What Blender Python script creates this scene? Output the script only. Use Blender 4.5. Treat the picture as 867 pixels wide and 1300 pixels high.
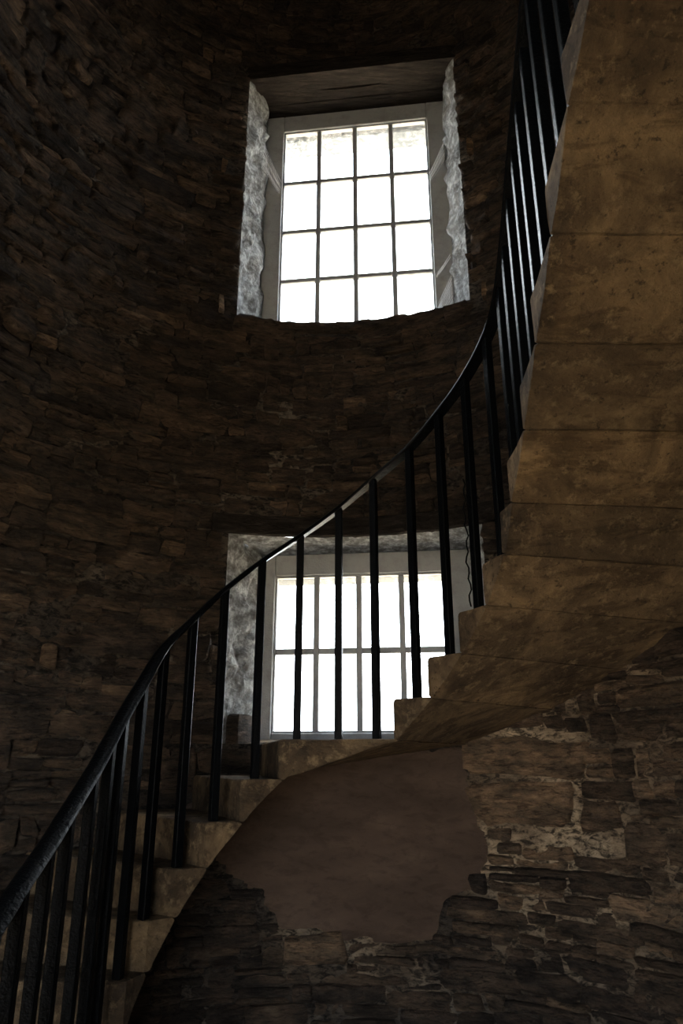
import bpy, math, random
from mathutils import Vector, noise as mn
random.seed(11)
for o in list(bpy.data.objects): bpy.data.objects.remove(o)
scene = bpy.context.scene
COL = scene.collection
ZF = 1.70            # eye height above the tower floor
R = 2.0              # inside radius of the round tower
PI = math.pi

# ------------------------------------------------------------------ camera
cam_d = bpy.data.cameras.new('camera')
cam = bpy.data.objects.new('camera', cam_d); COL.objects.link(cam)
F_PX, PITCH, YAW = 908.68, math.radians(19.185), math.radians(1.447)
cam.location = (0.0773, -2.6379, ZF)
cam.rotation_euler = (PI/2 + PITCH, 0, -YAW)
cam_d.sensor_fit = 'VERTICAL'; cam_d.sensor_height = 24.0
cam_d.lens = 24.0*F_PX/1300.0
cam_d.clip_start = 0.02
scene.camera = cam

# ------------------------------------------------------------------ sky and daylight
w = bpy.data.worlds.new('overcast_sky'); scene.world = w; w.use_nodes = True
bg = w.node_tree.nodes['Background']
bg.inputs[0].default_value = (0.84, 0.92, 1.0, 1); bg.inputs[1].default_value = 9.0
sun_d = bpy.data.lights.new('sun', 'SUN'); sun_d.energy = 30.0; sun_d.color = (1.0, 0.86, 0.66); sun_d.angle = 0.02
sun = bpy.data.objects.new('sun', sun_d); COL.objects.link(sun)
sun.rotation_euler = Vector((-0.30, 0.62, -1.0)).to_track_quat('-Z', 'Y').to_euler(); sun.location = (3, -8, 12)
def portal(name, loc, rot, sx, sy):
    l = bpy.data.lights.new(name, 'AREA'); l.shape = 'RECTANGLE'; l.size = sx; l.size_y = sy
    l.cycles.is_portal = True
    o = bpy.data.objects.new(name, l); COL.objects.link(o); o.location = loc; o.rotation_euler = rot
    return o
AW = math.radians(8.3)                       # bearing of both windows from +Y
WT = Vector((math.cos(AW), -math.sin(AW), 0)); WN = Vector((math.sin(AW), math.cos(AW), 0))
def wp(u, d, z): return WT*u + WN*d + Vector((0, 0, z+ZF))
portal('daylight_portal_upper', wp(0, 2.47, 4.3), (-PI/2, 0, -AW), 1.5, 2.4)
portal('daylight_portal_lower', wp(0, 2.47, 0.7), (-PI/2, 0, -AW), 1.5, 1.5)
portal('daylight_portal_door', (-0.85, -4.28, 1.2), (PI/2, 0, 0), 1.9, 2.4)
portal('daylight_portal_side', (-2.33, -1.75, 3.1+ZF), (0, -PI/2, 0), 1.9, 1.0)
vs = scene.view_settings
vs.view_transform = 'Standard'; vs.look = 'None'; vs.gamma = 1.0; vs.exposure = 0.85; vs.use_curve_mapping = False

# ------------------------------------------------------------------ material helpers
def new_mat(name):
    m = bpy.data.materials.new(name); m.use_nodes = True
    nt = m.node_tree
    return m, nt, nt.nodes['Principled BSDF']
def coords(nt, scale=(1, 1, 1), kind='Object'):
    tc = nt.nodes.new('ShaderNodeNewGeometry') if kind == 'World' else nt.nodes.new('ShaderNodeTexCoord')
    mp = nt.nodes.new('ShaderNodeMapping'); mp.inputs['Scale'].default_value = scale
    nt.links.new(tc.outputs['Position' if kind == 'World' else kind], mp.inputs['Vector'])
    return mp.outputs[0]
def noise(nt, vec, scale, detail=6, rough=0.6, dist=0.0):
    n = nt.nodes.new('ShaderNodeTexNoise')
    n.inputs['Scale'].default_value = scale; n.inputs['Detail'].default_value = detail
    n.inputs['Roughness'].default_value = rough; n.inputs['Distortion'].default_value = dist
    nt.links.new(vec, n.inputs['Vector'])
    return n.outputs[0]
def ramp(nt, fac, stops):
    r = nt.nodes.new('ShaderNodeValToRGB')
    el = r.color_ramp.elements
    while len(el) < len(stops): el.new(0.5)
    for e, (p, c) in zip(el, stops):
        e.position = p; e.color = (c[0], c[1], c[2], 1)
    nt.links.new(fac, r.inputs[0])
    return r.outputs[0]
def mix(nt, fac, a, b, mode='MIX'):
    m = nt.nodes.new('ShaderNodeMix'); m.data_type = 'RGBA'; m.blend_type = mode
    for sock, v in ((m.inputs[0], fac), (m.inputs[6], a), (m.inputs[7], b)):
        if hasattr(v, 'links'): nt.links.new(v, sock)
        elif isinstance(v, (int, float)): sock.default_value = v
        else: sock.default_value = (v[0], v[1], v[2], 1)
    return m.outputs[2]
def bump(nt, bsdf, hts, dist=0.01, strength=1.0):
    prev = None
    for hgt, d in hts:
        b = nt.nodes.new('ShaderNodeBump'); b.inputs['Strength'].default_value = strength
        b.inputs['Distance'].default_value = d
        nt.links.new(hgt, b.inputs['Height'])
        if prev is not None: nt.links.new(prev, b.inputs['Normal'])
        prev = b.outputs[0]
    nt.links.new(prev, bsdf.inputs['Normal'])

def mat_rubble():
    m, nt, b = new_mat('rubble_stone')
    v = coords(nt, (1, 1, 3.0), 'World'); v1 = coords(nt, (1, 1, 1), 'World'); v2 = coords(nt, (1, 1, 5.0), 'World')
    n1 = noise(nt, v, 5, 8, 0.68); n2 = noise(nt, v1, 60, 6, 0.75); n3 = noise(nt, v2, 9, 9, 0.72, 1.2); n4 = noise(nt, v, 20, 7, 0.7, 0.8)
    base = ramp(nt, n1, [(0.32, (0.030, 0.025, 0.022)), (0.46, (0.080, 0.063, 0.050)), (0.58, (0.138, 0.100, 0.074)), (0.72, (0.235, 0.180, 0.132))])
    at = nt.nodes.new('ShaderNodeAttribute'); at.attribute_name = 'tint'
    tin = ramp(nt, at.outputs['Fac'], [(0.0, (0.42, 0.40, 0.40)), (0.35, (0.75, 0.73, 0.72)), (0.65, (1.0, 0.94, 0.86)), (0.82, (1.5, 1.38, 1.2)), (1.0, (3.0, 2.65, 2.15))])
    c = mix(nt, 1.0, base, tin, 'MULTIPLY')
    c = mix(nt, ramp(nt, n3, [(0.50, (0, 0, 0)), (0.60, (0.85, 0.85, 0.85))]), c, mix(nt, 1.0, c, (0.30, 0.29, 0.30), 'MULTIPLY'))
    c = mix(nt, ramp(nt, n4, [(0.58, (0, 0, 0)), (0.72, (0.6, 0.6, 0.6))]), c, mix(nt, 1.0, c, (1.9, 1.75, 1.55), 'MULTIPLY'))
    nt.links.new(c, b.inputs['Base Color']); b.inputs['Roughness'].default_value = 0.9
    b.inputs['Specular IOR Level'].default_value = 0.2
    inv = nt.nodes.new('ShaderNodeMath'); inv.operation = 'SUBTRACT'; inv.inputs[0].default_value = 1.0
    nt.links.new(ramp(nt, n3, [(0.40, (0, 0, 0)), (0.62, (1, 1, 1))]), inv.inputs[1])
    bump(nt, b, [(inv.outputs[0], 0.030), (n4, 0.030), (n2, 0.012)])
    return m
def mat_mortar():
    m, nt, b = new_mat('lime_mortar')
    v = coords(nt, (1, 1, 2.0), 'World'); v1 = coords(nt, (1, 1, 1), 'World')
    n1 = noise(nt, v1, 1.6, 5, 0.6); n2 = noise(nt, v, 17, 8, 0.72, 0.5); n3 = noise(nt, v1, 60, 5, 0.7)
    c1 = ramp(nt, n1, [(0.38, (0.085, 0.067, 0.052)), (0.52, (0.19, 0.150, 0.112)), (0.66, (0.40, 0.33, 0.245))])
    c = mix(nt, ramp(nt, n2, [(0.42, (0.95, 0.95, 0.95)), (0.56, (0, 0, 0))]), c1, (0.022, 0.018, 0.015))
    at = nt.nodes.new('ShaderNodeAttribute'); at.attribute_name = 'tint'
    c = mix(nt, 1.0, c, ramp(nt, at.outputs['Fac'], [(0, (0.48, 0.48, 0.50)), (1, (2.3, 2.1, 1.8))]), 'MULTIPLY')
    nt.links.new(c, b.inputs['Base Color']); b.inputs['Roughness'].default_value = 0.95
    b.inputs['Specular IOR Level'].default_value = 0.2
    bump(nt, b, [(n2, 0.045), (n3, 0.01)])
    return m
def mat_step():
    m, nt, b = new_mat('worn_sandstone')
    v = coords(nt, (1, 1, 1), 'World'); vs_ = coords(nt, (0.7, 2.4, 2.4), 'World')
    n1 = noise(nt, v, 2.4, 8, 0.68, 0.5); n2 = noise(nt, v, 85, 6, 0.78); n3 = noise(nt, vs_, 3.6, 7, 0.66, 0.8); n4 = noise(nt, v, 16, 7, 0.72); n5 = noise(nt, v, 30, 6, 0.72)
    c = ramp(nt, n1, [(0.34, (0.075, 0.052, 0.033)), (0.47, (0.155, 0.106, 0.062)), (0.56, (0.240, 0.164, 0.092)), (0.66, (0.39, 0.268, 0.145))])
    c = mix(nt, ramp(nt, n3, [(0.50, (0, 0, 0)), (0.58, (0.72, 0.72, 0.72))]), c, mix(nt, 1.0, c, (0.45, 0.43, 0.42), 'MULTIPLY'))
    c = mix(nt, ramp(nt, n4, [(0.53, (0, 0, 0)), (0.66, (0.65, 0.65, 0.65))]), c, (0.41, 0.295, 0.17))
    c = mix(nt, ramp(nt, n5, [(0.57, (0, 0, 0)), (0.66, (0.8, 0.8, 0.8))]), c, (0.045, 0.032, 0.021))
    at = nt.nodes.new('ShaderNodeAttribute'); at.attribute_name = 'tint'
    c = mix(nt, 1.0, c, ramp(nt, at.outputs['Fac'], [(0, (0.80, 0.80, 0.80)), (1, (1.2, 1.17, 1.12))]), 'MULTIPLY')
    nt.links.new(c, b.inputs['Base Color']); b.inputs['Roughness'].default_value = 0.85
    b.inputs['Specular IOR Level'].default_value = 0.25
    bump(nt, b, [(n4, 0.030), (n2, 0.016)])
    return m
def mat_plaster_brown():
    m, nt, b = new_mat('brown_plaster')
    v = coords(nt, (1, 1, 2.5), 'World'); v1 = coords(nt, (1, 1, 1), 'World')
    n1 = noise(nt, v, 2.2, 5, 0.55); n2 = noise(nt, v1, 45, 5, 0.6)
    c = ramp(nt, n1, [(0.3, (0.050, 0.033, 0.024)), (0.55, (0.080, 0.053, 0.038)), (0.75, (0.108, 0.074, 0.053))])
    nt.links.new(c, b.inputs['Base Color']); b.inputs['Roughness'].default_value = 0.95
    b.inputs['Specular IOR Level'].default_value = 0.2
    n3 = noise(nt, v, 9, 6, 0.65, 0.5); c = mix(nt, ramp(nt, n3, [(0.5, (0, 0, 0)), (0.62, (0.55, 0.55, 0.55))]), c, mix(nt, 1.0, c, (0.6, 0.58, 0.57), 'MULTIPLY'))
    nt.links.new(c, b.inputs['Base Color'])
    bump(nt, b, [(n2, 0.006), (n3, 0.012)])
    return m
def mat_whitewash():
    m, nt, b = new_mat('whitewashed_plaster')
    v = coords(nt, (1, 1, 1), 'World')
    n1 = noise(nt, v, 15, 8, 0.74, 0.0); n2 = noise(nt, v, 50, 5, 0.7)
    c = ramp(nt, n1, [(0.36, (0.09, 0.078, 0.066)), (0.48, (0.19, 0.19, 0.185)), (0.63, (0.52, 0.525, 0.52))])
    nt.links.new(c, b.inputs['Base Color']); b.inputs['Roughness'].default_value = 0.9
    bump(nt, b, [(n1, 0.05), (n2, 0.012)])
    return m
def mat_paint(name, col, dirt, rough=0.55):
    m, nt, b = new_mat(name)
    v = coords(nt, (1, 1, 1), 'World'); n1 = noise(nt, v, 11, 6, 0.65); n2 = noise(nt, v, 90, 3, 0.6)
    c = mix(nt, ramp(nt, n1, [(0.48, (0, 0, 0)), (0.72, (0.6, 0.6, 0.6))]), col, dirt)
    nt.links.new(c, b.inputs['Base Color']); b.inputs['Roughness'].default_value = rough
    bump(nt, b, [(n2, 0.002)])
    return m
def mat_iron():
    m, nt, b = new_mat('black_painted_iron')
    v = coords(nt, (1, 1, 1), 'World'); n1 = noise(nt, v, 55, 4, 0.6); n2 = noise(nt, v, 140, 3, 0.5)
    b.inputs['Base Color'].default_value = (0.002, 0.0024, 0.003, 1)
    b.inputs['Roughness'].default_value = 0.36; b.inputs['IOR'].default_value = 1.14
    bump(nt, b, [(n1, 0.004), (n2, 0.002)])
    return m
def mat_wood():
    m, nt, b = new_mat('old_lintel_timber')
    v = coords(nt, (1.2, 9, 9), 'World'); n1 = noise(nt, v, 3.5, 7, 0.65, 0.4); n2 = noise(nt, v, 18, 6, 0.7)
    c = ramp(nt, n1, [(0.3, (0.012, 0.010, 0.009)), (0.55, (0.030, 0.025, 0.022)), (0.75, (0.060, 0.050, 0.043))])
    nt.links.new(c, b.inputs['Base Color']); b.inputs['Roughness'].default_value = 0.95; b.inputs['Specular IOR Level'].default_value = 0.03
    bump(nt, b, [(n1, 0.02), (n2, 0.012)])
    return m
def mat_pane():
    m = bpy.data.materials.new('dusty_glass'); m.use_nodes = True; nt = m.node_tree
    nt.nodes.clear()
    out = nt.nodes.new('ShaderNodeOutputMaterial')
    tr = nt.nodes.new('ShaderNodeBsdfTransparent'); tr.inputs[0].default_value = (0.985, 0.99, 0.985, 1)
    tl = nt.nodes.new('ShaderNodeBsdfTranslucent'); tl.inputs[0].default_value = (0.75, 0.74, 0.70, 1)
    gl = nt.nodes.new('ShaderNodeBsdfGlossy'); gl.inputs['Roughness'].default_value = 0.03
    v = coords(nt, (1, 1, 1), 'World'); n1 = noise(nt, v, 30, 8, 0.75); n2 = noise(nt, v, 2.5, 4, 0.6)
    f = ramp(nt, n1, [(0.42, (0.02, 0.02, 0.02)), (0.75, (0.34, 0.34, 0.34))])
    f2 = mix(nt, 1.0, f, ramp(nt, n2, [(0.35, (0.35, 0.35, 0.35)), (0.7, (1.1, 1.1, 1.1))]), 'MULTIPLY')
    m1 = nt.nodes.new('ShaderNodeMixShader'); nt.links.new(f2, m1.inputs[0]); nt.links.new(tr.outputs[0], m1.inputs[1]); nt.links.new(tl.outputs[0], m1.inputs[2])
    m2 = nt.nodes.new('ShaderNodeMixShader'); m2.inputs[0].default_value = 0.04
    nt.links.new(m1.outputs[0], m2.inputs[1]); nt.links.new(gl.outputs[0], m2.inputs[2])
    nt.links.new(m2.outputs[0], out.inputs[0])
    return m
def mat_flag():
    m, nt, b = new_mat('flagstone')
    v = coords(nt, (1, 1, 1), 'World'); n1 = noise(nt, v, 3, 6, 0.6); n2 = noise(nt, v, 40, 5, 0.6)
    c = ramp(nt, n1, [(0.3, (0.16, 0.12, 0.085)), (0.7, (0.34, 0.27, 0.19))])
    nt.links.new(c, b.inputs['Base Color']); b.inputs['Roughness'].default_value = 0.8
    bump(nt, b, [(n2, 0.005)])
    return m
def mat_gravel():
    m, nt, b = new_mat('outside_gravel')
    v = coords(nt, (1, 1, 1), 'World'); n1 = noise(nt, v, 8, 8, 0.7)
    c = ramp(nt, n1, [(0.3, (0.30, 0.25, 0.18)), (0.7, (0.50, 0.43, 0.32))])
    nt.links.new(c, b.inputs['Base Color']); b.inputs['Roughness'].default_value = 0.95
    return m
def mat_web():
    m, nt, b = new_mat('cobweb_silk')
    b.inputs['Base Color'].default_value = (0.75, 0.77, 0.80, 1); b.inputs['Roughness'].default_value = 0.7
    return m
M = dict(rubble=mat_rubble(), mortar=mat_mortar(), step=mat_step(), plaster=mat_plaster_brown(), white=mat_whitewash(),
         frame=mat_paint('offwhite_window_paint', (0.34, 0.352, 0.362), (0.20, 0.198, 0.195)),
         iron=mat_iron(), wood=mat_wood(), pane=mat_pane(), slate=mat_paint('grey_slate', (0.085, 0.10, 0.115), (0.05, 0.058, 0.066), 0.8), flag=mat_flag(), gravel=mat_gravel(), web=mat_web())

# ------------------------------------------------------------------ mesh helpers
def mesh(name, verts, faces, tint=None, smooth=False):
    me = bpy.data.meshes.new(name); me.from_pydata([tuple(v) for v in verts], [], faces)
    if smooth: me.polygons.foreach_set('use_smooth', [True]*len(me.polygons))
    if tint is not None:
        a = me.attributes.new('tint', 'FLOAT', 'POINT')
        a.data.foreach_set('value', tint if isinstance(tint, list) else [tint]*len(verts))
    me.update(); return me
def obj(name, me, mat, parent=None, label=None, cat=None, kind=None):
    o = bpy.data.objects.new(name, me); COL.objects.link(o)
    if mat is not None and not me.materials: me.materials.append(mat)
    if parent is not None: o.parent = parent
    if label: o['label'] = label
    if cat: o['category'] = cat
    if kind: o['kind'] = kind
    return o
def empty(name, loc, label, cat, kind=None):
    o = bpy.data.objects.new(name, None); COL.objects.link(o); o.location = (0, 0, 0); o.empty_display_size = 0.2
    o['label'] = label; o['category'] = cat
    if kind: o['kind'] = kind
    return o
def boxm(name, c, ax, ay, az, sx, sy, sz, bev=0.0):
    """box centred at c with half extents along three axes, chamfered edges on the z-running corners and ends"""
    ax, ay, az, c = Vector(ax), Vector(ay), Vector(az), Vector(c)
    b = min(bev, sx*0.45, sy*0.45, sz*0.45) if bev else 0
    if not b:
        vs = [c+ax*sx*i+ay*sy*j+az*sz*k for k in (-1, 1) for i, j in ((-1, -1), (1, -1), (1, 1), (-1, 1))]
        return mesh(name, vs, [(3, 2, 1, 0), (4, 5, 6, 7)] + [(i, (i+1) % 4, 4+(i+1) % 4, 4+i) for i in range(4)])
    ring = [(-sx+b, -sy), (sx-b, -sy), (sx, -sy+b), (sx, sy-b), (sx-b, sy), (-sx+b, sy), (-sx, sy-b), (-sx, -sy+b)]
    vs = []
    for z, k in ((-sz, 1-b/max(sx, sy)), (-sz+b, 1), (sz-b, 1), (sz, 1-b/max(sx, sy))):
        for x, y in ring:
            xx = math.copysign(min(abs(x), sx-b), x) if k < 1 else x
            yy = math.copysign(min(abs(y), sy-b), y) if k < 1 else y
            vs.append(c+ax*xx+ay*yy+az*z)
    fs = [tuple(range(7, -1, -1)), tuple(24+i for i in range(8))]
    for l in range(3):
        for i in range(8): fs.append((l*8+i, l*8+(i+1) % 8, l*8+8+(i+1) % 8, l*8+8+i))
    return mesh(name, vs, fs)
def fn(p, s, o=3): return mn.fractal(Vector(p)*s, 0.9, 2.0, o)

HC = PI*R/2
def wall_pt(s, off, z):
    if abs(s) <= HC:
        t = s/R; return Vector((math.sin(t)*(R-off), math.cos(t)*(R-off), z+ZF))
    return Vector((math.copysign(R-off, s), -(abs(s)-HC), z+ZF))
S_END = HC + 4.2                    # straight side walls run back to the rear wall
Z_TOP, Z_BOT = 7.6, -ZF
RAD = math.radians
TH0, TH1 = RAD(-17.0), RAD(33.5)     # bearings of the window openings
OP = dict(u=(TH0*R, TH1*R, 3.11, 5.47), l=(RAD(-16.2)*R, RAD(32.8)*R, 0.10, 1.43))
LINT = dict(u=(RAD(-20)*R, RAD(37)*R, 5.47, 5.60), l=(RAD(-19.5)*R, RAD(36)*R, 1.43, 1.565))
PATCH = [(26.6, 0.075), (27.05, -0.08), (28.6, -0.35), (30.5, -0.46), (28.7, -0.63), (22.5, -0.74), (20.8, -0.93), (12, -0.955), (6.4, -0.945), (1.3, -0.90), (-4.5, -0.90), (-7.3, -0.72), (-13, -0.61), (-18.9, -0.40), (-21.5, -0.28), (-10, -0.02), (4, 0.05)]
PATCH = [(RAD(a)*R, z) for a, z in PATCH]
D2 = lambda a: RAD(a)*R
def in_poly(x, y, poly):
    c = False; j = len(poly)-1
    for i in range(len(poly)):
        (xi, yi), (xj, yj) = poly[i], poly[j]
        if (yi > y) != (yj > y) and x < (xj-xi)*(y-yi)/(yj-yi)+xi: c = not c
        j = i
    return c

# ------------------------------------------------------------------ the tower shell
def grid_lines(a, b, step, marks):
    ks = sorted(set([a, b]+[m for m in marks if a < m < b])); out = [ks[0]]
    for p, q in zip(ks, ks[1:]):
        n = max(1, round((q-p)/step)); out += [p+(q-p)*(i+1)/n for i in range(n)]
    return out
def poly_dist(x, y, poly):
    best = 9
    for i in range(len(poly)):
        (x0, y0), (x1, y1) = poly[i-1], poly[i]; dx, dy = x1-x0, y1-y0
        t = max(0, min(1, ((x-x0)*dx+(y-y0)*dy)/(dx*dx+dy*dy))); best = min(best, math.hypot(x-x0-t*dx, y-y0-t*dy))
    return best
def mortar_off(s, z):
    p = wall_pt(s, 0, z)
    a = 0.022*fn((p.x, p.y, p.z*1.8), 3.3, 3) + 0.016*fn((p.x, p.y, p.z*2.2), 12, 3)
    if in_poly(s, z, PATCH): return a-min(.04, .8*poly_dist(s, z, PATCH))
    return a
def lime(s, z):
    """how much pale lime pointing is smeared over the wall: the repaired masonry right of the plaster patch and a band below it"""
    a = min(1, max(0, (s-D2(25))/.08))*min(1, max(0, (0.62-z)/.25))*min(1, max(0, (z+1.25)/.55))
    b = min(1, max(0, (s-D2(-12))/.2))*min(1, max(0, (D2(30)-s)/.3))*min(1, max(0, (-0.86-z)/.06))*min(1, max(0, (z+1.25)/.2))
    n_ = .5+.9*fn((s, z*1.5, 3.3), 2.6, 3)
    return max(a*(.45+.55*n_), b*.8*max(0, n_))
def wall_mesh(name, s0, s1, step, holes):
    sm = [h[i] for h in holes for i in (0, 1)]; zm = [h[i] for h in holes for i in (2, 3)]
    S = grid_lines(s0, s1, step, sm); Z = grid_lines(Z_BOT, Z_TOP, step, zm)
    edge = lambda s, z: any(h[0]-1e-6 <= s <= h[1]+1e-6 and h[2]-1e-6 <= z <= h[3]+1e-6 for h in holes)
    vs = [wall_pt(s, 0 if (edge(s, z) or s in (s0, s1)) else mortar_off(s, z), z) for z in Z for s in S]
    fs = []; n = len(S)
    for j in range(len(Z)-1):
        for i in range(n-1):
            cs, cz = (S[i]+S[i+1])/2, (Z[j]+Z[j+1])/2
            if any(h[0] < cs < h[1] and h[2] < cz < h[3] for h in holes): continue
            fs.append((j*n+i, j*n+i+1, (j+1)*n+i+1, (j+1)*n+i))
    return mesh(name, vs, fs, [max(0.0, min(1.0, lime(s, z))) for z in Z for s in S], smooth=True)
SIDE = (-(HC+2.2), -(HC+1.3), 2.2, 4.0)
HOLES = [OP['u'], (OP['l'][0], OP['l'][1], 0.30, 1.43), (OP['l'][0], RAD(26.5)*R, 0.10, 0.30)]
wall_back = obj('wall_back', wall_mesh('wall_back', -HC, HC, 0.042, HOLES), M['mortar'], label='curved rubble stone wall of the round tower with two windows', cat='wall', kind='structure')
wall_left = obj('wall_left', wall_mesh('wall_left', -S_END, -HC, 0.12, [SIDE]), M['mortar'], label='rubble stone side wall beside the lower flight', cat='wall', kind='structure')
wall_right = obj('wall_right', wall_mesh('wall_right', HC, S_END, 0.12, []), M['mortar'], label='rubble stone side wall carrying the upper flight', cat='wall', kind='structure')
def rear_wall():
    X = [-R, -1.80, 0.10, R]; Z = [0, 2.40, Z_TOP+ZF]; vs = []; fs = []
    for y in (-4.2, -4.6):
        for z in Z:
            for x in X: vs.append((x, y, z))
    for k in (0, 12):
        for j in range(2):
            for i in range(3):
                if i == 1 and j == 0: continue
                a = k+j*4+i; fs.append((a, a+1, a+5, a+4))
    for a, b in ((1, 5), (5, 6), (6, 2)): fs.append((a, b, b+12, a+12))
    return mesh('wall_rear', vs, fs)
wall_rear = obj('wall_rear', rear_wall(), M['mortar'], label='rubble rear wall with an open doorway behind the viewer', cat='wall', kind='structure')
floor_pts = [wall_pt(-S_END, -.02, Z_BOT)] + [wall_pt(-HC+2*HC*i/40, -.02, Z_BOT) for i in range(41)] + [wall_pt(S_END, -.02, Z_BOT)]
floor = obj('floor', mesh('floor', floor_pts, [tuple(range(len(floor_pts)))]), M['flag'], label='stone floor at the foot of the tower', cat='floor', kind='structure')
ceil_pts = [Vector((p.x, p.y, Z_TOP+ZF)) for p in floor_pts]
ceiling = obj('ceiling', mesh('ceiling', ceil_pts, [tuple(reversed(range(len(ceil_pts))))]), M['wood'], label='dark timber ceiling high up in the tower', cat='ceiling', kind='structure')
ground = obj('ground', mesh('ground', [(-40, -40, -0.05), (40, -40, -0.05), (40, 40, -0.05), (-40, 40, -0.05)], [(0, 1, 2, 3)]), M['gravel'], label='pale gravel ground outside the tower', cat='ground', kind='structure')

# ------------------------------------------------------------------ rubble stones of the walls
def stone_mesh(s0, s1, z0, z1, proud, tint, seed, nx=7, ny=4):
    """one rough stone: bulging noisy front face with ragged edges, returning into the mortar"""
    rnd = random.Random(seed); vs = []; fs = []
    ws, hz = s1-s0, z1-z0; q = min(ws, hz)
    jl = [rnd.uniform(-.30, .30)*q for _ in range(4)]
    tilt = rnd.uniform(-.014, .014); tz = rnd.uniform(-.012, .012)
    U = [0, .07, .28, .5, .72, .93, 1.0]; W = [0, .18, .82, 1.0]
    def P(u, v):
        s = s0+ws*u + (jl[0] if u < .5 else jl[1])*(v-.5)*abs(2*u-1)
        z = z0+hz*v + (jl[2] if v < .5 else jl[3])*(u-.5)*.6*abs(2*v-1)
        p = (s*1.0, z*1.0, seed*.37)
        return s+.22*q*fn(p, 5.0, 3), z+.16*q*fn((s+5, z*1.5, seed*.11), 7.0, 3)
    for j in range(ny):
        for i in range(nx):
            u, v = U[i], W[j]
            e = (i in (0, nx-1)) + (j in (0, ny-1))
            if e == 2: u = .5+(u-.5)*.93; v = .5+(v-.5)*.76
            s, z = P(u, v)
            off = proud*(1.0, .55, .40)[e] + tilt*(2*u-1)+tz*(2*v-1) + .019*fn((s, z*2.5, seed*.7), 9.0, 3)
            vs.append(wall_pt(s, off, z))
    for j in range(ny-1):
        for i in range(nx-1):
            a = j*nx+i; fs.append((a, a+1, a+nx+1, a+nx))
    rim = [i for i in range(nx)] + [nx*j+nx-1 for j in range(1, ny)] + [nx*(ny-1)+i for i in range(nx-2, -1, -1)] + [nx*j for j in range(ny-2, 0, -1)]
    k = len(vs)
    for r_ in rim:
        s, z = P(.5+(U[r_ % nx]-.5)*1.0, .5+(W[r_//nx]-.5)*1.0)
        vs.append(wall_pt(s, -.035, z))
    n = len(rim)
    for i in range(n):
        fs.append((rim[(i+1) % n], rim[i], k+i, k+(i+1) % n))
    return vs, fs
# special dressed blocks beside the plaster patch (s0, s1, z0, z1, proud, tint)
BLOCKS = [(D2(27.6), D2(47.3), -0.078, 0.115, .048, 1.0), (D2(28.3), D2(45.5), -0.335, -0.108, .045, 1.0),
          (D2(46.2), D2(52.0), -0.33, -0.20, .03, .85), (D2(46.2), D2(55.0), -0.19, -0.10, .028, .7),
          (D2(-3.5), D2(6.2), -1.08, -0.925, .03, .9)]
SLOTS = [(D2(-22.2), D2(-17.0), 4.40, 4.52), (D2(33.5), D2(36.8), 4.37, 4.55), (D2(-20.8), D2(-17.0), 3.11, 3.26), (D2(33.5), D2(37.4), 3.06, 3.23)]
STONES = []      # (s0, s1, z0, z1, proud, tint)
def layout(s_from, s_to, keep):
    rnd = random.Random(5)
    marks = [Z_BOT, 0.10, 1.43, 1.565, 3.11, 5.47, 5.60, Z_TOP]
    zs = []
    for a, b in zip(marks, marks[1:]):
        z = a; row = [a]
        while b-z > 0.20:
            z += rnd.choice([rnd.uniform(.06, .11), rnd.uniform(.10, .18)]); row.append(z)
        zs += list(zip(row, row[1:]+[b]))
    excl = [OP['u'], OP['l']]+list(LINT.values())+SLOTS+[(b[0]-.012, b[1]+.012, b[2]-.012, b[3]+.012) for b in BLOCKS]
    for z0, z1 in zs:
        if z1-z0 < .03: continue
        s = s_from-rnd.uniform(0, .3)
        while s < s_to:
            L = rnd.uniform(.16, .50) if rnd.random() < .70 else rnd.uniform(.08, .17)
            subs = [(z0, z1)]
            if z1-z0 > .085 and rnd.random() < .50:
                f = rnd.uniform(.38, .62); zm = z0+(z1-z0)*f; subs = [(z0, zm), (zm, z1)]
            for a, b in subs:
                cuts = [(s, s+L)]
                if len(subs) > 1 and L > .34 and rnd.random() < .5:
                    m_ = s+L*rnd.uniform(.35, .65); cuts = [(s, m_), (m_, s+L)]
                for p, q in cuts:
                    segs = [(p, q)]
                    for e in excl:
                        if min(b, e[3])-max(a, e[2]) > .25*(b-a):
                            ns = []
                            for x, y in segs:
                                if y <= e[0] or x >= e[1]: ns.append((x, y)); continue
                                if x < e[0]: ns.append((x, e[0]))
                                if y > e[1]: ns.append((e[1], y))
                            segs = ns
                    for x, y in segs:
                        cs, cz = (x+y)/2, (a+b)/2
                        if y-x < .05 or not keep(cs): continue
                        if in_poly(cs, cz, PATCH) or (in_poly(x+.03, cz, PATCH) and in_poly(y-.03, cz, PATCH)): continue
                        if in_poly(x, cz, PATCH): x = x+(y-x)*.3
                        if in_poly(y, cz, PATCH): y = y-(y-x)*.3
                        wv = .024*math.sin(cs*2.3+cz*1.7)+.014*math.sin(cs*5.1+2+cz)
                        near = any(abs(a-m) < .012 for m in (0.10, 1.565, 5.60)) or any(abs(b-m) < .012 for m in (1.43, 3.11, 5.47))
                        if near: wv *= .15
                        g = rnd.uniform(.000, .010)
                        STONES.append((x+g, y-g, a+g*.8+wv, b-g*.8+wv, rnd.choice([.006, .014, .022, .030, .042, .052])+rnd.uniform(-.005, .006), min(1, max(0, max(.55*lime(cs, cz), min(.8, rnd.gauss(.45, .22))) + .40*lime(cs, cz)))))
            s += L
layout(-HC+.02, HC-.02, lambda s: abs(s) < HC)
STONES += BLOCKS
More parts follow.
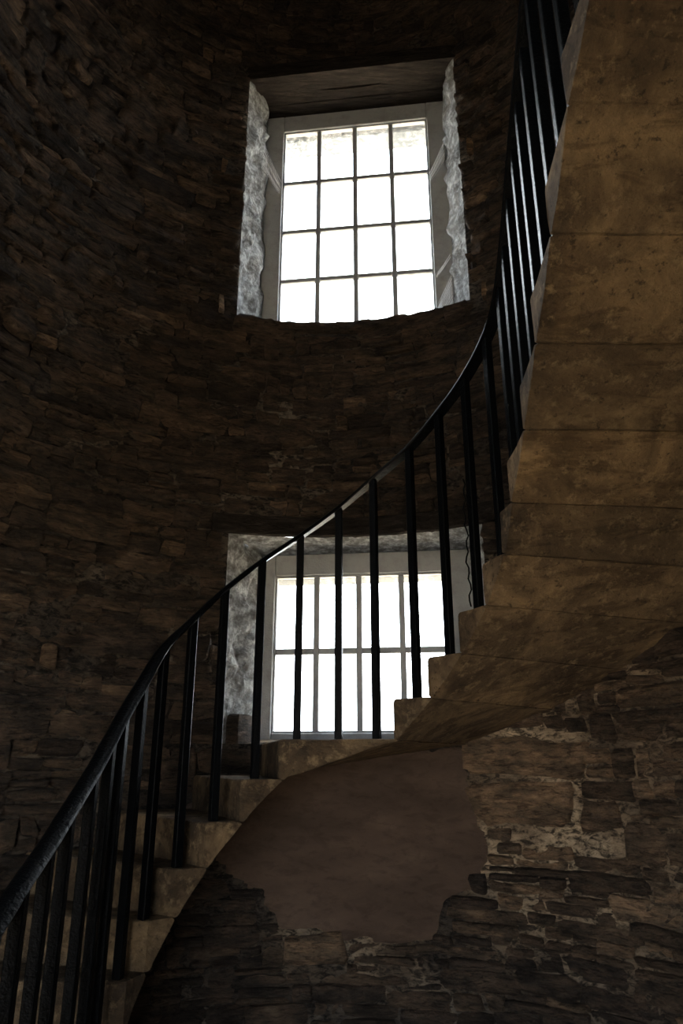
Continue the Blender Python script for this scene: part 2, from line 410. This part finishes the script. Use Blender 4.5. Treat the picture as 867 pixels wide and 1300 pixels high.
# small stones tinted pale to stand for window light on the slot ends
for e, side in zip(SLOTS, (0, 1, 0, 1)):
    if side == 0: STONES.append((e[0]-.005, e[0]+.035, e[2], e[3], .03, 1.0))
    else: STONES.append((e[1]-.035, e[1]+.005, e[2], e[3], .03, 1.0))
def project(p):
    x, y, z = p.x-cam.location.x, p.y-cam.location.y, p.z-cam.location.z
    X = x*math.cos(YAW)-y*math.sin(YAW); Y = x*math.sin(YAW)+y*math.cos(YAW)
    D = Y*math.cos(PITCH)+z*math.sin(PITCH); U = -Y*math.sin(PITCH)+z*math.cos(PITCH)
    return 433.5+F_PX*X/D, 650-F_PX*U/D
def shown(st):
    a = project(wall_pt(st[0], 0, st[2])); b = project(wall_pt(st[1], 0, st[3]))
    cx_, cy_ = (a[0]+b[0])/2, (a[1]+b[1])/2
    if not (-10 < cx_ < 877 and -10 < cy_ < 1310): return 0
    if cx_ > 640 and cy_ < 830: return 0
    return abs((a[0]-b[0])*(a[1]-b[1]))
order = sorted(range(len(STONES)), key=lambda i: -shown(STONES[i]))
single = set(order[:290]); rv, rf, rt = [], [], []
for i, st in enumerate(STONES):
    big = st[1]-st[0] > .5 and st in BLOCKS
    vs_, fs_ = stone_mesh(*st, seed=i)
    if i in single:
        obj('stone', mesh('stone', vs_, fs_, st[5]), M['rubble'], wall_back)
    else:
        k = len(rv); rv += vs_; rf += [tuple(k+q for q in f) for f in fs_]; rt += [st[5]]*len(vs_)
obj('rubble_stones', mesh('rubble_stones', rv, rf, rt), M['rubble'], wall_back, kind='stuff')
for nm, sg, par in (('rubble_stones', -1, wall_left), ('rubble_stones', 1, wall_right)):
    STONES.clear(); layout(HC, S_END, lambda s: s < S_END-.1)
    if sg < 0: STONES[:] = [t for t in STONES if not (t[1] > -SIDE[1] and t[0] < -SIDE[0] and t[3] > SIDE[2] and t[2] < SIDE[3])]
    rv, rf, rt = [], [], []
    for i, st in enumerate(STONES):
        a, b = (st[0], st[1]) if sg > 0 else (-st[1], -st[0])
        vs_, fs_ = stone_mesh(a, b, *st[2:], seed=9000+i)
        k = len(rv); rv += vs_; rf += [tuple(k+q for q in f) for f in fs_]; rt += [st[5]]*len(vs_)
    obj(nm, mesh(nm, rv, rf, rt), M['rubble'], par, kind='stuff')
# plaster patch under the landing: a ragged-edged skin, slightly sunk between the stones
def patch_obj():
    S = [D2(-26)+i*.03 for i in range(int((D2(35)-D2(-26))/.03)+1)]; Z = [-1.08+i*.03 for i in range(40)]
    vs = []
    for z in Z:
        for s in S:
            p = wall_pt(s, 0, z); jx, jz = .03*fn((s, z, 1), 5), .03*fn((s, z, 7), 5)
            o_ = .004+.007*fn((p.x, p.y, p.z), 2.5, 3)+.0025*fn((p.x, p.y, p.z*2), 11, 2)
            if not in_poly(s+jx, z+jz, PATCH): o_ -= min(.09, .9*poly_dist(s+jx, z+jz, PATCH))
            vs.append(wall_pt(s, o_, z))
    n = len(S)
    return mesh('plaster_patch', vs, [(j*n+i, j*n+i+1, (j+1)*n+i+1, (j+1)*n+i) for j in range(len(Z)-1) for i in range(n-1)], smooth=True)
obj('plaster_patch', patch_obj(), M['plaster'], wall_back, label='smooth brown plaster patch under the landing')

# ------------------------------------------------------------------ window reveals, lintels and windows
D_IN, D_OUT = 2.20, 2.46
def reveal_side(name, th, z0, z1, u_fr, rough, mat, seed, nz=26):
    """one jamb: from the wall edge (bearing th) back to the frame and on to the outside"""
    a = wall_pt(th*R, 0.0, 0); ua, da = a.dot(WT), a.dot(WN)
    prof = []
    for k in range(9): t = k/8; prof.append((ua+(u_fr-ua)*t, da+(D_IN+.03-da)*t))
    prof.append((u_fr, D_OUT))
    vs = []; sg = 1 if th > AW else -1
    for j in range(nz+1):
        z = z0+(z1-z0)*j/nz
        for k, (u, d) in enumerate(prof):
            amp = rough*math.sin(PI*min(k, 8)/8)**.6 if 0 < k < 8 else 0
            dn = amp*(fn((u*1.3+seed, d*3, z*2.0), 3.0, 4)) + amp*.35
            vs.append(wp(u-sg*dn, d, z))
    n = len(prof)
    fs = [(j*n+i, j*n+i+1, (j+1)*n+i+1, (j+1)*n+i) for j in range(nz) for i in range(n-1)]
    return obj(name, mesh(name, vs, fs, smooth=True), mat, wall_back, label='whitewashed rough plaster window reveal')
def reveal_flat(name, th0, th1, z, z_in, u0, u1, mat, rough=0.0, rise=None):
    n = 49; prof = [0, .15, .3, .45, .6, .75, .9, 1.0]; vs = []
    for i in range(n+1):
        t = i/n; th = th0+(th1-th0)*t; lift = rise[1] if rise and th > rise[0] else 0; a = wall_pt(th*R, 0, 0); ua, da = a.dot(WT), a.dot(WN); ue = u0+(u1-u0)*t
        for k, f in enumerate(prof):
            d = da+(D_IN+.03-da)*f; u = ua+(ue-ua)*f
            zz = lift+z+(z_in-z)*f + (rough*fn((u*2, d*4, z), 3.5, 3) if 0 < i < n else 0)
            vs.append(wp(u, d, zz))
        vs.append(wp(ue, D_OUT, lift+z_in))
    m_ = len(prof)+1
    fs = [(i*m_+k, i*m_+k+1, (i+1)*m_+k+1, (i+1)*m_+k) for i in range(n) for k in range(m_-1)]
    return obj(name, mesh(name, vs, fs, smooth=True), mat, wall_back)
# upper opening
reveal_side('window_reveal', TH0, 3.11, 5.47, -.782, .075, M['white'], 1.0)
reveal_side('window_reveal', TH1, 3.11, 5.47, .770, .075, M['white'], 4.0)
reveal_flat('window_soffit', TH0, TH1, 5.47, 5.47, -.80, .79, M['wood'])
reveal_flat('window_ledge', TH0, TH1, 3.11, 3.15, -.80, .79, M['rubble'], .02)
# lower opening
reveal_side('window_reveal', RAD(-16.2), 0.10, 1.43, -.674, .085, M['white'], 7.0)
reveal_side('window_reveal', RAD(32.8), 0.10, 1.43, .772, .05, M['white'], 9.0)
reveal_flat('window_soffit', RAD(-16.2), RAD(32.8), 1.43, 1.39, -.69, .79, M['white'], .004)
reveal_flat('window_ledge', RAD(-16.2), RAD(32.8), 0.10, 0.135, -.69, .79, M['step'], .004, (RAD(23.2), .2))
vs = []; n = 8
for z, k in ((.100, 1), (.22, 1), (.262, .94), (.275, .80)):
    for i in range(n):
        a = 2*PI*i/n+PI/8; cx_, cy_ = max(-1, min(1, 1.3*math.cos(a))), max(-1, min(1, 1.3*math.sin(a)))
        vs.append(wp(-.745+.075*cx_*k, 2.01+.17*cy_*k, z+.01*fn((i, z*5, 1), 3)))
obj('sill_block', mesh('sill_block', vs, [(l*n+i, l*n+(i+1) % n, l*n+n+(i+1) % n, l*n+n+i) for l in range(3) for i in range(n)]+[tuple(3*n+i for i in range(n))], .4), M['rubble'], wall_back)
# ragged broken stones along the upper sill edge
for i in range(7):
    s0 = D2(-17)+(D2(50.5))*i/7-.02; s1 = s0+D2(50.5)/7+.04
    vs_, fs_ = stone_mesh(s0, s1, 3.03+random.uniform(-.01, .01), 3.112+random.uniform(-.008, .012), .03+random.uniform(0, .015), random.uniform(.2, .6), 500+i)
    obj('sill_stone', mesh('sill_stone', vs_, fs_, .4), M['rubble'], wall_back)
# lintels: straight timbers over the upper opening, one curved timber over the lower one
for dn, df, zb, zt in ((1.80, 1.965, 5.455, 5.60), (1.972, 2.085, 5.505, 5.60), (2.092, 2.24, 5.462, 5.58)):
    hw = math.sqrt(max(.01, 2.03**2-dn**2)) if dn < 1.9 else .86
    n = 16; vs = []
    for i in range(n+1):
        u = -hw+2*hw*i/n; j = .006*fn((u*2, dn*9, 0), 3)
        vs += [wp(u, dn+j, zb+j), wp(u, df+j*.5, zb+j*.6), wp(u, df, zt), wp(u, dn+j, zt+j)]
    fs = [(i*4+k, i*4+(k+1) % 4, i*4+4+(k+1) % 4, i*4+4+k) for i in range(n) for k in range(4)] + [(3, 2, 1, 0), (n*4, n*4+1, n*4+2, n*4+3)]
    obj('lintel', mesh('lintel', vs, fs), M['wood'], wall_back, label='old timber lintel plank over the upper window')
def curved_lintel(s0, s1, z0, z1, front):
    n = 30; vs = []
    for i in range(n+1):
        s = s0+(s1-s0)*i/n; j = .006*fn((s*2, 3, z0), 4, 3)
        vs += [wall_pt(s, -.02, z0+j), wall_pt(s, front+j, z0+j), wall_pt(s, front+.006+j, z0+.012+j), wall_pt(s, front+j*1.5, z1+j), wall_pt(s, -.02, z1+j)]
    fs = [(i*5+k, i*5+(k+1) % 5, i*5+5+(k+1) % 5, i*5+5+k) for i in range(n) for k in range(5)] + [(4, 3, 2, 1, 0), tuple(n*5+k for k in range(5))]
    return mesh('lintel', vs, fs)
obj('lintel', curved_lintel(LINT['l'][0], LINT['l'][1], 1.432, 1.56, .035), M['wood'], wall_back, label='dark curved timber lintel over the lower window')

def window(name, label, uL, uR, zb, zt, fL, fR, fT, fB, cols, zrows, mw, WT=WT, WN=WN):
    wp = lambda u, d, z: WT*u + WN*d + Vector((0, 0, z+ZF))
    """fixed multi-pane window: outer frame members, glazing bars and single panes"""
    root = empty(name, (0, 0, 0), label, 'window', 'structure')
    dc = D_IN+.035
    Zv = Vector((0, 0, 1))
    def bar(nm, u0, u1, z0, z1, hd, d=dc, bev=.006):
        return obj(nm, boxm(nm, wp((u0+u1)/2, d, (z0+z1)/2), WT, WN, Zv, (u1-u0)/2, hd, (z1-z0)/2, bev), M['frame'], root)
    bar('frame_stile', uL-fL, uL, zb-fB, zt+fT, .038); bar('frame_stile', uR, uR+fR, zb-fB, zt+fT, .038)
    bar('frame_head', uL+.001, uR-.001, zt, zt+fT, .036); bar('frame_sill', uL+.001, uR-.001, zb-fB, zb, .037)
    # slim inner moulding round the glass
    e = .014
    bar('bead', uL, uL+e, zb, zt, .020, bev=.003); bar('bead', uR-e, uR, zb, zt, .020, bev=.003)
    bar('bead', uL+e, uR-e, zt-e, zt, .020, bev=.003); bar('bead', uL+e, uR-e, zb, zb+e, .020, bev=.003)
    us = [uL+(uR-uL)*i/cols for i in range(cols+1)]
    for u in us[1:-1]: bar('glazing_bar', u-mw/2, u+mw/2, zb+e, zt-e, .019, bev=.004)
    zz = [zb]+zrows+[zt]
    for z in zrows: 
        for a, b in zip(us, us[1:]):
            bar('glazing_bar', a+(mw/2 if a > uL else e), b-(mw/2 if b < uR else e), z-mw/2, z+mw/2, .018, bev=.004)
    for a, b in zip(us, us[1:]):
        for c, d in zip(zz, zz[1:]):
            g = .004
            obj('pane', boxm('pane', wp((a+b)/2, dc+.004, (c+d)/2), WT, WN, Zv, (b-a)/2-g, .0015, (d-c)/2-g), M['pane'], root)
    return root
window('window_1', 'tall off-white wooden window of small panes high in the stone wall', -.632, .622, 3.24, 5.275, .158, .155, .175, .08, 4, [3.705, 4.195, 4.71], .038)
window('window_2', 'lower off-white wooden window behind the balusters at the landing', -.587, .583, 0.172, 1.225, .095, .20, .15, .05, 4, [.70], .040)

# side window added out of view to light the step ends and back wall
window('added_side_window', 'added off-white side window, out of view, lighting the step ends', 1.36, 2.14, 2.26, 3.94, .06, .06, .06, .06, 3, [2.68, 3.10, 3.52], .030, Vector((0, -1, 0)), Vector((-1, 0, 0)))
tv = [(x, y, z+ZF) for x in (-2.0, -2.32) for y, z in ((-1.3, 2.2), (-2.2, 2.2), (-2.2, 4.0), (-1.3, 4.0))]
obj('window_reveal', mesh('window_reveal', tv, [(i, (i+1) % 4, 4+(i+1) % 4, 4+i) for i in range(4)]), M['white'], wall_left)
# outer stone lintels seen through the top panes
for zb, hw in ((5.262, .80), (1.222, .80)):
    obj('outer_lintel', boxm('outer_lintel', wp(0, 2.40, zb+.10), WT, WN, (0, 0, 1), hw, .10, .10, .01), M['slate'], wall_back)

# ------------------------------------------------------------------ stone staircase
H = 0.18; ZL = 0.101
CORN = {-11: (-.70, -.63), -10: (-.70, -.33), -9: (-.70, -.03), -8: (-.69, .27), -7: (-.668, .57), -6: (-.63, .70), -5: (-.552, .785), -4: (-.44, .86), -3: (-.304, .942), -2: (-.131, .997),
        1: (.411, .881), 2: (.563, .75), 3: (.688, .581), 4: (.773, .399), 5: (.821, .223), 6: (.837, .097), 7: (.823, -.208), 8: (.796, -.512), 9: (.768, -.838), 10: (.741, -1.144)}
SOUT = {-11: -(HC+.63), -10: -(HC+.33), -9: -(HC+.03), -8: -2.87, -7: -2.53, -6: -2.07, -5: -1.59, -4: -1.165, -3: -.695, -2: -.30,
        1: .94, 2: 1.47, 3: 1.91, 4: 2.32, 5: 2.65, 6: 2.95, 7: HC+.205, 8: HC+.512, 9: HC+.838, 10: HC+1.144}
for j in range(11, 18):
    CORN[j] = (.741-.006*(j-10), -1.144-.305*(j-10)); SOUT[j] = HC+1.144+.305*(j-10)
def lev(j): return ZL + (j if j >= 1 else j+2)*H
stair = empty('winding_staircase', (0, 0, 0), 'worn sandstone winding staircase built out from the curved tower wall', 'staircase')
KEYS = sorted(CORN)
def make_step(j):
    jn = KEYS[KEYS.index(j)+1]
    a0, a1 = Vector(CORN[j]), Vector(CORN[jn]); s0, s1 = SOUT[j], SOUT[jn]
    zt, zb = lev(j), lev(j)-H
    bulge = .05 if j == -2 else .006
    g_in, g_out = (a1-a0).length, abs(s1-s0)
    ov_i, ov_o = .028/g_in, .040/g_out
    def pt(t, f, z):
        # t along the going (0 riser .. 1 next riser), f from the well (0) to the wall (1)
        ti = a0.lerp(a1, t); d = (a1-a0).normalized(); n_ = Vector((-d.y, d.x))
        ti = ti + n_*bulge*math.sin(PI*min(1, max(0, t)))
        o = wall_pt(s0+(s1-s0)*t, -.015, 0)
        return Vector((ti.x+(o.x-ti.x)*f, ti.y+(o.y-ti.y)*f, z+ZF))
    def profile(f):
        ov = ov_i+(ov_o-ov_i)*f; g = g_in+(g_out-g_in)*f
        r = .014/g; c = .005
        P = [(0, zb-.002), (0, zb+H*.35), (0, zb+H*.7), (0, zt-.016), (r*.3, zt-.005), (r, zt)]
        for k in range(1, 5): P.append((r+(1+ov-.006/g-r)*k/4, zt))
        P[-1] = (1+ov-.022/g, zt-.002)
        P.append((1+ov-.010/g, zt-.012))
        for k in range(1, 8): 
            t = 1+ov+(ov-(1+ov))*k/8; P.append((t, zt+(zb-zt)*k/8))
        P += [(ov+.010/g, zb+.007), (ov-.004/g, zb-.007), (.012/g, zb-.007)]
        return P
    NF = 14; vs, fs = [], []
    fl = [0.0, .010]+[.010+.99*i/(NF-2) for i in range(1, NF-1)]
    for q, f in enumerate(fl):
        P = profile(f)
        ct = sum(p[0] for p in P)/len(P); cz = sum(p[1] for p in P)/len(P)
        for (t, z) in P:
            if q == 0: t = ct+(t-ct)*.965; z = cz+(z-cz)*.955
            p = pt(t, f, z)
            amp = .0045 if 0 < q < len(fl)-1 else .003
            if z >= zt-.006: amp *= .35
            n_ = Vector((fn(p, 7, 3), fn(p+Vector((9, 3, 1)), 7, 3), fn(p+Vector((3, 8, 5)), 7, 3)))*amp
            if z >= zt-.003 or z <= zb-.001: n_.z = -abs(n_.z)*.5 if z >= zt-.003 else abs(n_.z)*.5
            vs.append(p+n_)
    m_ = len(profile(0))
    for q in range(len(fl)-1):
        for k in range(m_): fs.append((q*m_+k, q*m_+(k+1) % m_, (q+1)*m_+(k+1) % m_, (q+1)*m_+k))
    fs.append(tuple(reversed(range(m_)))); fs.append(tuple((len(fl)-1)*m_+k for k in range(m_)))
    me = mesh('step', vs, fs, random.Random(j+50).random(), smooth=True)
    # crisp arrises: flat-shade the end cap, keep the long faces smooth within limits
    me.set_sharp_from_angle(angle=RAD(28))
    return obj('step', me, M['step'], stair)
for j in KEYS[:-1]:
    s_ = make_step(j)
    if j == -2: s_['label'] = 'broad landing slab below the lower window'
# quarter landing at the head of the flight, against the rear wall
x0, y0 = CORN[17]; zt = lev(16)
obj('landing_slab', boxm('landing_slab', ((x0+2.0)/2, (y0-4.2)/2-.005, zt-.09+ZF+.18), (1, 0, 0), (0, 1, 0), (0, 0, 1), (2.0-x0)/2, (y0+4.2)/2-.01, .089, .008), M['step'], stair)

# ------------------------------------------------------------------ iron balustrade
bal = empty('iron_balustrade', (0, 0, 0), 'black painted iron balustrade with a flat handrail sweeping up the stairs', 'railing')
RAIL = [(-.757, -.80, -.545), (-.757, -.70, -.49), (-.756, -.55, -.412), (-.755, -.393, -.329), (-.755, -.218, -.247), (-.755, -.049, -.155), (-.75, .142, -.042), (-.744, .28, .058), (-.735, .407, .160), (-.711, .606, .322), (-.66, .74, .488), (-.556, .846, .638), (-.421, .935, .807), (-.247, 1.017, .979), (-.05, 1.059, 1.132), (.156, 1.046, 1.287), (.34, .983, 1.434), (.526, .855, 1.565), (.666, .703, 1.692), (.775, .524, 1.800), (.85, .326, 1.910), (.880, .180, 2.015), (.888, .02, 2.185), (.877, -.211, 2.385), (.851, -.517, 2.585), (.823, -.843, 2.775)]
for i in range(1, 9): RAIL.append((.823-.027+(-.004)*(i-1), -.843-.305*i, 2.775+.18*i))
RV = [Vector((x, y, z+ZF)) for x, y, z in RAIL]
def catmull(P, n):
    out = []
    for i in range(len(P)-1):
        p0, p1, p2, p3 = P[max(i-1, 0)], P[i], P[i+1], P[min(i+2, len(P)-1)]
        for k in range(n):
            t = k/n
            out.append(.5*((2*p1)+(p2-p0)*t+(2*p0-5*p1+4*p2-p3)*t*t+(3*p1-p0-3*p2+p3)*t**3))
    return out+[P[-1]]
RC = catmull(RV, 6)
prof = [(-.029, 0), (.029, 0), (.033, .007), (.029, .017), (.016, .024), (0, .026), (-.016, .024), (-.029, .017), (-.033, .007)]
vs, fs = [], []
for i, p in enumerate(RC):
    t = (RC[min(i+1, len(RC)-1)]-RC[max(i-1, 0)]).normalized(); sd = t.cross(Vector((0, 0, 1))).normalized(); up = sd.cross(t)
    for a, b in prof: vs.append(p+sd*a+up*b)
m_ = len(prof)
for i in range(len(RC)-1):
    for k in range(m_): fs.append((i*m_+k, i*m_+(k+1) % m_, (i+1)*m_+(k+1) % m_, (i+1)*m_+k))
fs += [tuple(range(m_)), tuple((len(RC)-1)*m_+k for k in reversed(range(m_)))]
me = mesh('handrail', vs, fs, smooth=True); me.set_sharp_from_angle(angle=RAD(40))
obj('handrail', me, M['iron'], bal)
def rail_at(x, y):
    best = min(range(len(RC)-1), key=lambda i: ((RC[i]+RC[i+1])/2-Vector((x, y, ((RC[i]+RC[i+1])/2).z))).length)
    a, b = RC[best], RC[best+1]; d = (b-a); t = max(0, min(1, (Vector((x, y, 0))-Vector((a.x, a.y, 0))).dot(Vector((d.x, d.y, 0)))/(d.x**2+d.y**2)))
    return a.z+d.z*t, Vector((d.x, d.y, 0)).normalized(), d.z/math.hypot(d.x, d.y)
def baluster(x, y, zbase, half=.0185):
    zt, d, slope = rail_at(x, y); sd = Vector((-d.y, d.x, 0)); z0 = zbase+ZF-.004
    vs, fs = [], []
    b = .003
    ring = [(-half+b, -half), (half-b, -half), (half, -half+b), (half, half-b), (half-b, half), (-half+b, half), (-half, half-b), (-half, -half+b)]
    for k in range(2):
        for u, v in ring:
            z = z0 if k == 0 else zt+.004+u*slope
            p = Vector((x, y, z))+d*u+sd*v; vs.append(p)
    fs = [tuple(reversed(range(8))), tuple(range(8, 16))]+[(i, (i+1) % 8, 8+(i+1) % 8, 8+i) for i in range(8)]
    obj('baluster', mesh('baluster', vs, fs), M['iron'], bal)
for x, y, l in [(-.757, -.72, None), (-.756, -.55, -11), (-.755, -.393, -11), (-.755, -.218, -10), (-.755, -.060, -10), (-.75, .142, -9), (-.743, .300, -8), (-.735, .425, -8), (-.711, .606, -7), (-.66, .74, -6), (-.556, .846, -5), (-.421, .935, -4), (-.247, 1.017, -3), (-.05, 1.059, -2), (.156, 1.046, -2), (.34, .983, -2), (.526, .855, 1), (.666, .703, 2), (.775, .524, 3), (.85, .326, 4), (.884, .145, 5)]:
    baluster(x, y, -ZF+.004 if l is None else lev(l), .022 if l is None else .0185)
for j in range(6, 16):
    yr = CORN[j][1]; yn = CORN[j+1][1]
    for f in (.24, .73):
        y = yr+(yn-yr)*f; x = min(RC, key=lambda p: abs(p.y-y)+(10 if p.x < .7 else 0)).x
        baluster(x, y, lev(j))

# ------------------------------------------------------------------ small details
# thin black cable hanging beside a baluster at the right of the lower window
vs, fs = [], []
cab = [Vector((.742+.006*math.sin(i*1.9)+.004*math.sin(i*.7), .545, 1.30-.62*i/24+ZF-.02)) for i in range(25)]
for p in cab:
    for k in range(6): vs.append(p+Vector((math.cos(k*PI/3)*.004, math.sin(k*PI/3)*.004, 0)))
fs = [(i*6+k, i*6+(k+1) % 6, i*6+6+(k+1) % 6, i*6+6+k) for i in range(24) for k in range(6)]
obj('cable', mesh('cable', vs, fs, smooth=True), M['iron'], None, 'thin black cable hanging beside a baluster near the lower window', 'cable')
# cobwebs in the corners of the upper window: fans of fine threads between frame and reveal
def cobweb(label, u0, z0, d0, u1, z1, d1, spread, n):
    rnd = random.Random(label); vs, fs = [], []
    def thread(p, q, r=.0011):
        sag = Vector((0, 0, -.02*rnd.random())); k0 = len(vs)
        for i in range(5):
            t = i/4; c = p.lerp(q, t)+sag*math.sin(PI*t)
            for a in range(3): vs.append(c+Vector((math.cos(a*2.09)*r, math.sin(a*2.09)*r*.5, math.sin(a*2.09)*r)))
        for i in range(4):
            for a in range(3): fs.append((k0+i*3+a, k0+i*3+(a+1) % 3, k0+i*3+3+(a+1) % 3, k0+i*3+3+a))
    for i in range(n):
        t = i/(n-1)-.5
        thread(wp(u0+rnd.uniform(-.01, .01), d0, z0+t*spread*.5), wp(u1, d1, z1+t*spread+rnd.uniform(-.015, .015)))
    for i in range(n//2):
        f = .2+.7*i/(n//2); a = wp(u0+(u1-u0)*f, d0+(d1-d0)*f, z0+(z1-z0)*f-spread*(.25+.25*f)); b = wp(u0+(u1-u0)*f, d0+(d1-d0)*f, z0+(z1-z0)*f+spread*(.25+.25*f))
        thread(a, b)
    obj('cobweb', mesh('cobweb', vs, fs), M['web'], None, label, 'cobweb')
cobweb('wispy cobweb on the left jamb of the upper window', -.65, 4.65, 2.19, -.765, 4.85, 2.02, .26, 14)
cobweb('wispy cobweb at the upper right of the upper window', .63, 4.62, 2.19, .745, 4.72, 2.02, .18, 12)
cobweb('long cobweb strand at the lower right of the upper window', .63, 3.62, 2.19, .745, 3.66, 2.0, .05, 6)
cobweb('dense cobweb in the bottom right corner of the upper window', .63, 3.28, 2.19, .745, 3.38, 2.02, .22, 14)
